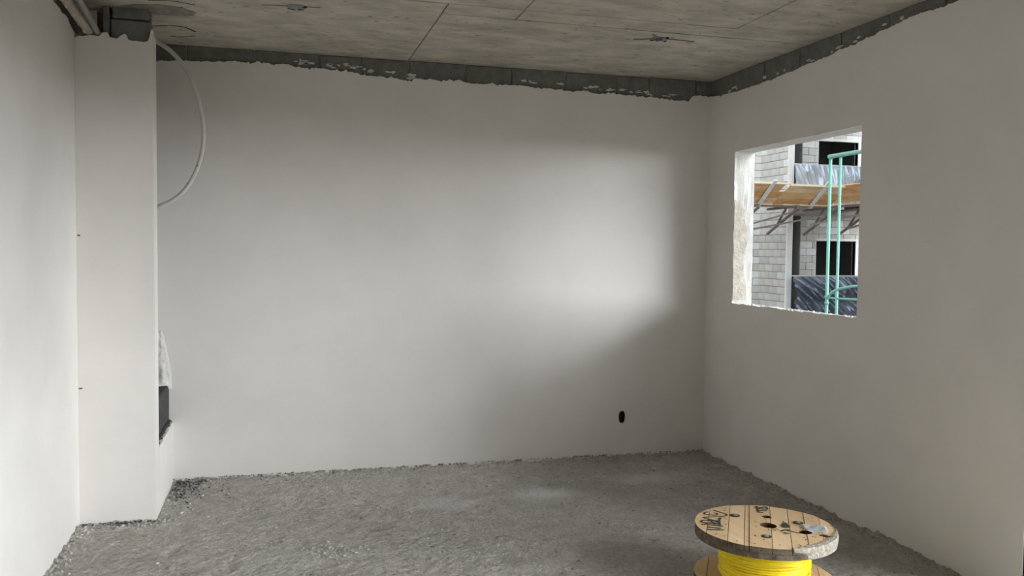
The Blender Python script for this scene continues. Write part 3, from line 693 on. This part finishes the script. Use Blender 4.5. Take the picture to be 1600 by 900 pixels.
# ================================================================ BUILDING OPPOSITE
BZ0, BZ1 = -.26, 2.65                                    # its floor levels
bld = thing('apartment_building', 'concrete block apartment building under construction seen through the window', 'building', (13.0, 21.0, -3.0))
YC, YA, YW, YD = 20.0, 21.35, 21.0, 22.7
XA, XW = 13.07, 14.13
ZB, ZTOP = -3.0, 6.2
def part(name, b, m, label=None): return obj(name, b, m, bld, label)
part('wall', bx(9.0, XA, YA+.015, YA+.2, ZB, ZTOP), MORTAR)
part('flank_wall', bx(XA+.014, XA+.15, YC+.02, YA+.2, ZB, ZTOP), MORTAR)
part('column', bx(XA-.004, XA+.155, YC-.01, YC+.05, ZB, ZTOP), WHITEC, 'white plastered wall end')
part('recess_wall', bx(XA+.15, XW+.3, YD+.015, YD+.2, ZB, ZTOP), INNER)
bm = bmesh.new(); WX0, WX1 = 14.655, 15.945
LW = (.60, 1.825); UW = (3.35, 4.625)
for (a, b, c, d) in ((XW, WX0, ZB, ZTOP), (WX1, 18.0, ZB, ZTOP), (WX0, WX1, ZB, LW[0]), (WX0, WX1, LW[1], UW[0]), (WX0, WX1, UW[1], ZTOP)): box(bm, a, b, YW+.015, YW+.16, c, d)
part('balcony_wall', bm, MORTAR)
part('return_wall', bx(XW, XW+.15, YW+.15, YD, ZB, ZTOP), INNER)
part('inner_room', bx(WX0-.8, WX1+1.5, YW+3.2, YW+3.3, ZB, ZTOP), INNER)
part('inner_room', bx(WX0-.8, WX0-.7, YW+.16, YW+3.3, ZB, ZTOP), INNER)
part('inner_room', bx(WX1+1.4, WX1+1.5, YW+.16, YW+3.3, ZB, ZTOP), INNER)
for z in (BZ0, BZ1, 5.56): part('floor_slab', bx(XA+.15, 18.0, YC+.05, YW+3.3, z-.15, z), SLABM)
for (z0, z1) in (LW, UW):
    bm = bmesh.new(); fw = .05
    box(bm, WX0, WX1, YW-.02, YW+.12, z1, z1+fw); box(bm, WX1, WX1+.06, YW-.02, YW+.12, z0, z1+fw); box(bm, WX0-.02, WX0, YW-.005, YW+.12, z0, z1)
    part('window_frame', bm, WHITEC, 'pale rendered window surround')
cache = {}
BM = [BLOCK] + [mat('concrete_block_'+n, c, .95, .16, 3., .5, 40, .1, .3, 1.5) for n, c in (('pale', (.78, .775, .76)), ('warm', (.60, .56, .51)), ('dull', (.53, .51, .48)))]
def blockwall(axis_, c0, fixed, z0, z1, u0, u1, holes=(), mats=(0, 0, 1, 2, 3), L=.40, Hh=.20, off=0.):
    k = 0; z = z0
    while z < z1-.02:
        zz1 = min(z+Hh, z1); u = u0-(.2 if k % 2 else 0.)-off
        while u < u1-.02:
            a, b = max(u, u0), min(u+L, u1); segs = [(a, b)]
            for (h0, h1, hz0, hz1) in holes:
                if z+Hh/2 > hz0 and z+Hh/2 < hz1:
                    ns_ = []
                    for (p, q) in segs:
                        if q <= h0 or p >= h1: ns_.append((p, q)); continue
                        if p < h0: ns_.append((p, h0))
                        if q > h1: ns_.append((h1, q))
                    segs = ns_
            for (p, q) in segs:
                if q-p < .04: continue
                key = (axis_, round(q-p, 3), round(zz1-z, 3), random.choice(mats))
                if key not in cache:
                    w, h = q-p-.012, zz1-z-.012
                    bm = bx(.006, .006+w, -.012, .03, .006, .006+h) if axis_ == 'x' else bx(-.012, .03, .006, .006+w, .006, .006+h)
                    bmesh.ops.bevel(bm, geom=list(bm.edges), offset=.004, segments=1, affect='EDGES')
                    me = bpy.data.meshes.new('concrete_block'); bmesh.ops.recalc_face_normals(bm, faces=bm.faces); bm.to_mesh(me); bm.free(); me.materials.append(BM[key[3]]); cache[key] = me
                o = bpy.data.objects.new('concrete_block', cache[key]); C.objects.link(o); o.parent = bld
                d = random.uniform(-.004, .004)
                o.location = Vector((p, fixed+d, z) if axis_ == 'x' else (fixed+d, p, z)) - Vector(bld.location)
            u += L
        z += Hh; k += 1
blockwall('x', 0, YA, -.05, 4.55, 11.87, XA-.002, mats=(1, 1, 0))
blockwall('y', 0, XA, -.05, 2.75, YC+.045, YA-.002, mats=(2, 2, 3, 0))
blockwall('y', 0, XA, 2.75, 4.95, YC+.045, YA-.002, mats=(0, 0, 1))
blockwall('x', 0, YW, .80, 2.60, XW, 16.33, [(WX0-.02, WX1+.06, LW[0], LW[1]+.05)], mats=(0, 1, 2))
blockwall('x', 0, YW, 3.60, 5.40, XW, 16.33, [(WX0-.02, WX1+.06, UW[0], UW[1]+.05)], mats=(0, 1, 1))
tarp('plastic_sheet', 13.12, 16.42, YC-.22, BZ0, .845, 'dark grey plastic sheet with diagonal folds on the lower opposite balcony', 11, .26, 'x', 190, 60, 1.0)
tarp('plastic_sheet', 13.18, 16.42, YC-.12, BZ1+.1, 3.80, 'pale grey-blue plastic sheet on the upper opposite balcony above the planks', 23, .10, 'x', 190, 60, .35, 0, mat('pale_plastic_sheet', (.50, .56, .64), .25, .12, 2, .1, 14, .7, metal=.4))
part('wing', bx(16.5, 17.0, 9.0, 19.9, ZB, 9.0), MORTAR)
for z in (.86, 3.82):
    part('balcony_rail', bx(13.23, 17.5, YC-.03, YC+.01, z-.02, z+.012), GALV)

# ---------------------------------------------------------------- timber safety platform
pf = thing('safety_platform', 'orange timber catch platform with steel brackets on the opposite building', 'platform', (13.0, 19.5, 2.6))
TB0, TT0 = Vector((0, 19.0, 2.69)), Vector((0, 18.25, 3.125))
def plank(x0, x1, f0, f1, off, m=PLANKO, name='plank'):
    a = TB0.lerp(TT0, f0); b = TB0.lerp(TT0, f1); nrm = Vector((0, -.5, -.866))*off
    bm = bmesh.new(); dzx = [random.uniform(-.006, .006) for _ in range(4)]
    q = [Vector((x0, a.y, a.z+dzx[0])), Vector((x1, a.y, a.z+dzx[1])), Vector((x1+.03, b.y, b.z+dzx[2])), Vector((x0+.03, b.y, b.z+dzx[3]))]
    t_ = Vector((0, .5, .866))*.025
    v1 = [bm.verts.new(p+nrm) for p in q]; v2 = [bm.verts.new(p+nrm+t_) for p in q]
    bm.faces.new(v1); bm.faces.new(v2[::-1])
    for k in range(4): bm.faces.new((v1[k], v1[(k+1) % 4], v2[(k+1) % 4], v2[k]))
    return obj(name, bm, m, pf)
OR = [PLANKO, mat('orange_plank_pale', (.84, .62, .40), .8, .2, 2.2, .3, 30, .15, .25, 2, stretch=(1, 1, 5)), mat('orange_plank_deep', (.70, .40, .19), .8, .25, 2.2, .3, 30, .15, .3, 2, stretch=(1, 1, 5))]
for (x0, x1, b) in ((10.3, 11.95, 0), (11.96, 13.62, .01)):
    for k, (f0, f1) in enumerate(((0, .30), (.31, .62), (.63, 1.0))): plank(x0, x1-.12*(k == 2), f0, f1-.03*(b > 0 and k == 2), b+.006*k, OR[(k+int(b*100)+1) % 3])
    obj('plank_edge', bx(x0, x1, 18.21, 18.26, 3.11-.03*(b > 0), 3.16-.03*(b > 0)), PLANKE, pf)
    obj('plank_edge', bx(x0+.3, x1, 18.97, 19.01, 2.655, 2.69), PLANKE, pf)
# side facing the room, running towards the camera
for k in range(2):
    for i, (y0, y1) in enumerate(((18.62, 17.55), (17.54, 16.0))):
        bm = bmesh.new(); f0, f1 = (0, .5) if k == 0 else (.5, 1.0)
        def sp_(f, y): return Vector((14.0-.55*f, y+.70*(1-f)*0+ (.75*(1-f) if i == 0 and y > 18 else .75*(1-f)), 2.765+.37*f+(.03*i*f)))
        q = [sp_(f0, y0), sp_(f0, y1), sp_(f1, y1), sp_(f1, y0)]
        v1 = [bm.verts.new(p) for p in q]; v2 = [bm.verts.new(p+Vector((.02, 0, .02))) for p in q]
        bm.faces.new(v1); bm.faces.new(v2[::-1])
        for e in range(4): bm.faces.new((v1[e], v1[(e+1) % 4], v2[(e+1) % 4], v2[e]))
        obj('plank', bm, OR[(k+i+1) % 3] if k else PLANKO, pf)
# flat deck seen from below
for k in range(5):
    obj('deck_plank', bx(10.3, 13.95, 19.02+k*.19, 19.20+k*.19, 2.66, 2.685), OR[k % 3], pf)
for k in range(4):
    obj('deck_plank', bx(14.0+k*.19, 14.18+k*.19, 16.2, 19.9, 2.70, 2.725), OR[(k+1) % 3], pf)
# struts over the outer face
for x in (10.05, 11.48, 12.96):
    bm = bmesh.new(); beam(bm, (x+.06, 18.98, 2.60), (x, 18.10, 3.19), .03, .10, (1, 0, 0)); obj('strut', bm, GALV, pf)
# triangular brackets under the deck
for x in (11.35, 12.45, 13.55, 14.6):
    bm = bmesh.new(); beam(bm, (x, 19.98, 2.60), (x, 18.6, 2.62), .06, .06); beam(bm, (x, 19.98, 1.95), (x, 18.6, 2.58), .05, .05)
    for f in (.3, .62): beam(bm, (x, 19.98-1.38*f, 2.60), (x, 19.98-1.38*f, 1.95+.63*f), .045, .045)
    beam(bm, (x, 19.98-1.38*.3, 2.14), (x, 19.98-1.38*.62, 2.60), .04, .04)
    obj('bracket', bm, BRACK, pf)
for (a, b, w) in (((11.3, 18.9, 2.16), (12.9, 18.75, 2.62), .035), ((11.3, 18.95, 2.02), (14.6, 18.7, 2.66), .04), ((13.0, 18.9, 2.18), (14.9, 17.8, 2.66), .05), ((14.1, 18.9, 2.10), (15.6, 18.2, 2.62), .05), ((10.3, 19.0, 2.62), (13.9, 19.0, 2.64), .05), ((14.0, 16.2, 2.66), (14.0, 19.9, 2.68), .06), ((14.75, 16.2, 2.66), (14.75, 19.9, 2.68), .06)):
    bm = bmesh.new(); beam(bm, a, b, w, w); obj('brace', bm, BRACK, pf)

# ---------------------------------------------------------------- green scaffold frame
gs = thing('scaffold_frame', 'green tubular scaffold frame standing outside the window', 'scaffold', (8.6, 12.0, -3.0))
def gt(name, pts, r): 
    bm = bmesh.new(); tube(bm, pts, r, 12); return obj(name, bm, GREEN, gs)
gt('pole', [(8.6, 12.0, -3.0), (8.6, 12.0, 3.02)], .025)
gt('pole', [(8.6, 11.745, -3.0), (8.6, 11.745, 2.98)], .022)
gt('pole', [(8.6, 10.2, -3.0), (8.6, 10.2, 3.0)], .025)
gt('top_rail', [(8.6, 12.04, 3.02), (8.6, 10.1, 3.02)], .034)
gt('curved_brace', catmull([(8.6, 12.0, .72), (8.6, 11.87, .84), (8.6, 11.6, .92), (8.6, 11.17, .97), (8.6, 10.6, .93), (8.6, 10.2, .75)], 6), .022)
gt('cross_rail', [(8.6, 12.0, .745), (8.6, 10.2, .78)], .017)
gt('cross_rail', [(8.6, 12.0, -1.2), (8.6, 10.2, -1.2)], .02)
for z in (.66, .76, 3.0): gt('coupler', [(8.6, 12.0, z-.02), (8.6, 12.0, z+.02)], .036)

# ---------------------------------------------------------------- ground outside
vv = [(-40+4*i, -60+4*j, -3.0+.12*noise.noise(Vector((i*.7, j*.7, 0)))) for j in range(31) for i in range(31)]
ff = [(j*31+i, j*31+i+1, (j+1)*31+i+1, (j+1)*31+i) for j in range(30) for i in range(30)]
struct(obj('ground', (vv, [], ff), GROUNDM), 'bare earth of the building site outside')
lowr = struct(obj('wall_exterior', bx(XL-.2, XO, YF-.2, YB+.2, -3.0, -.17), MORTAR))
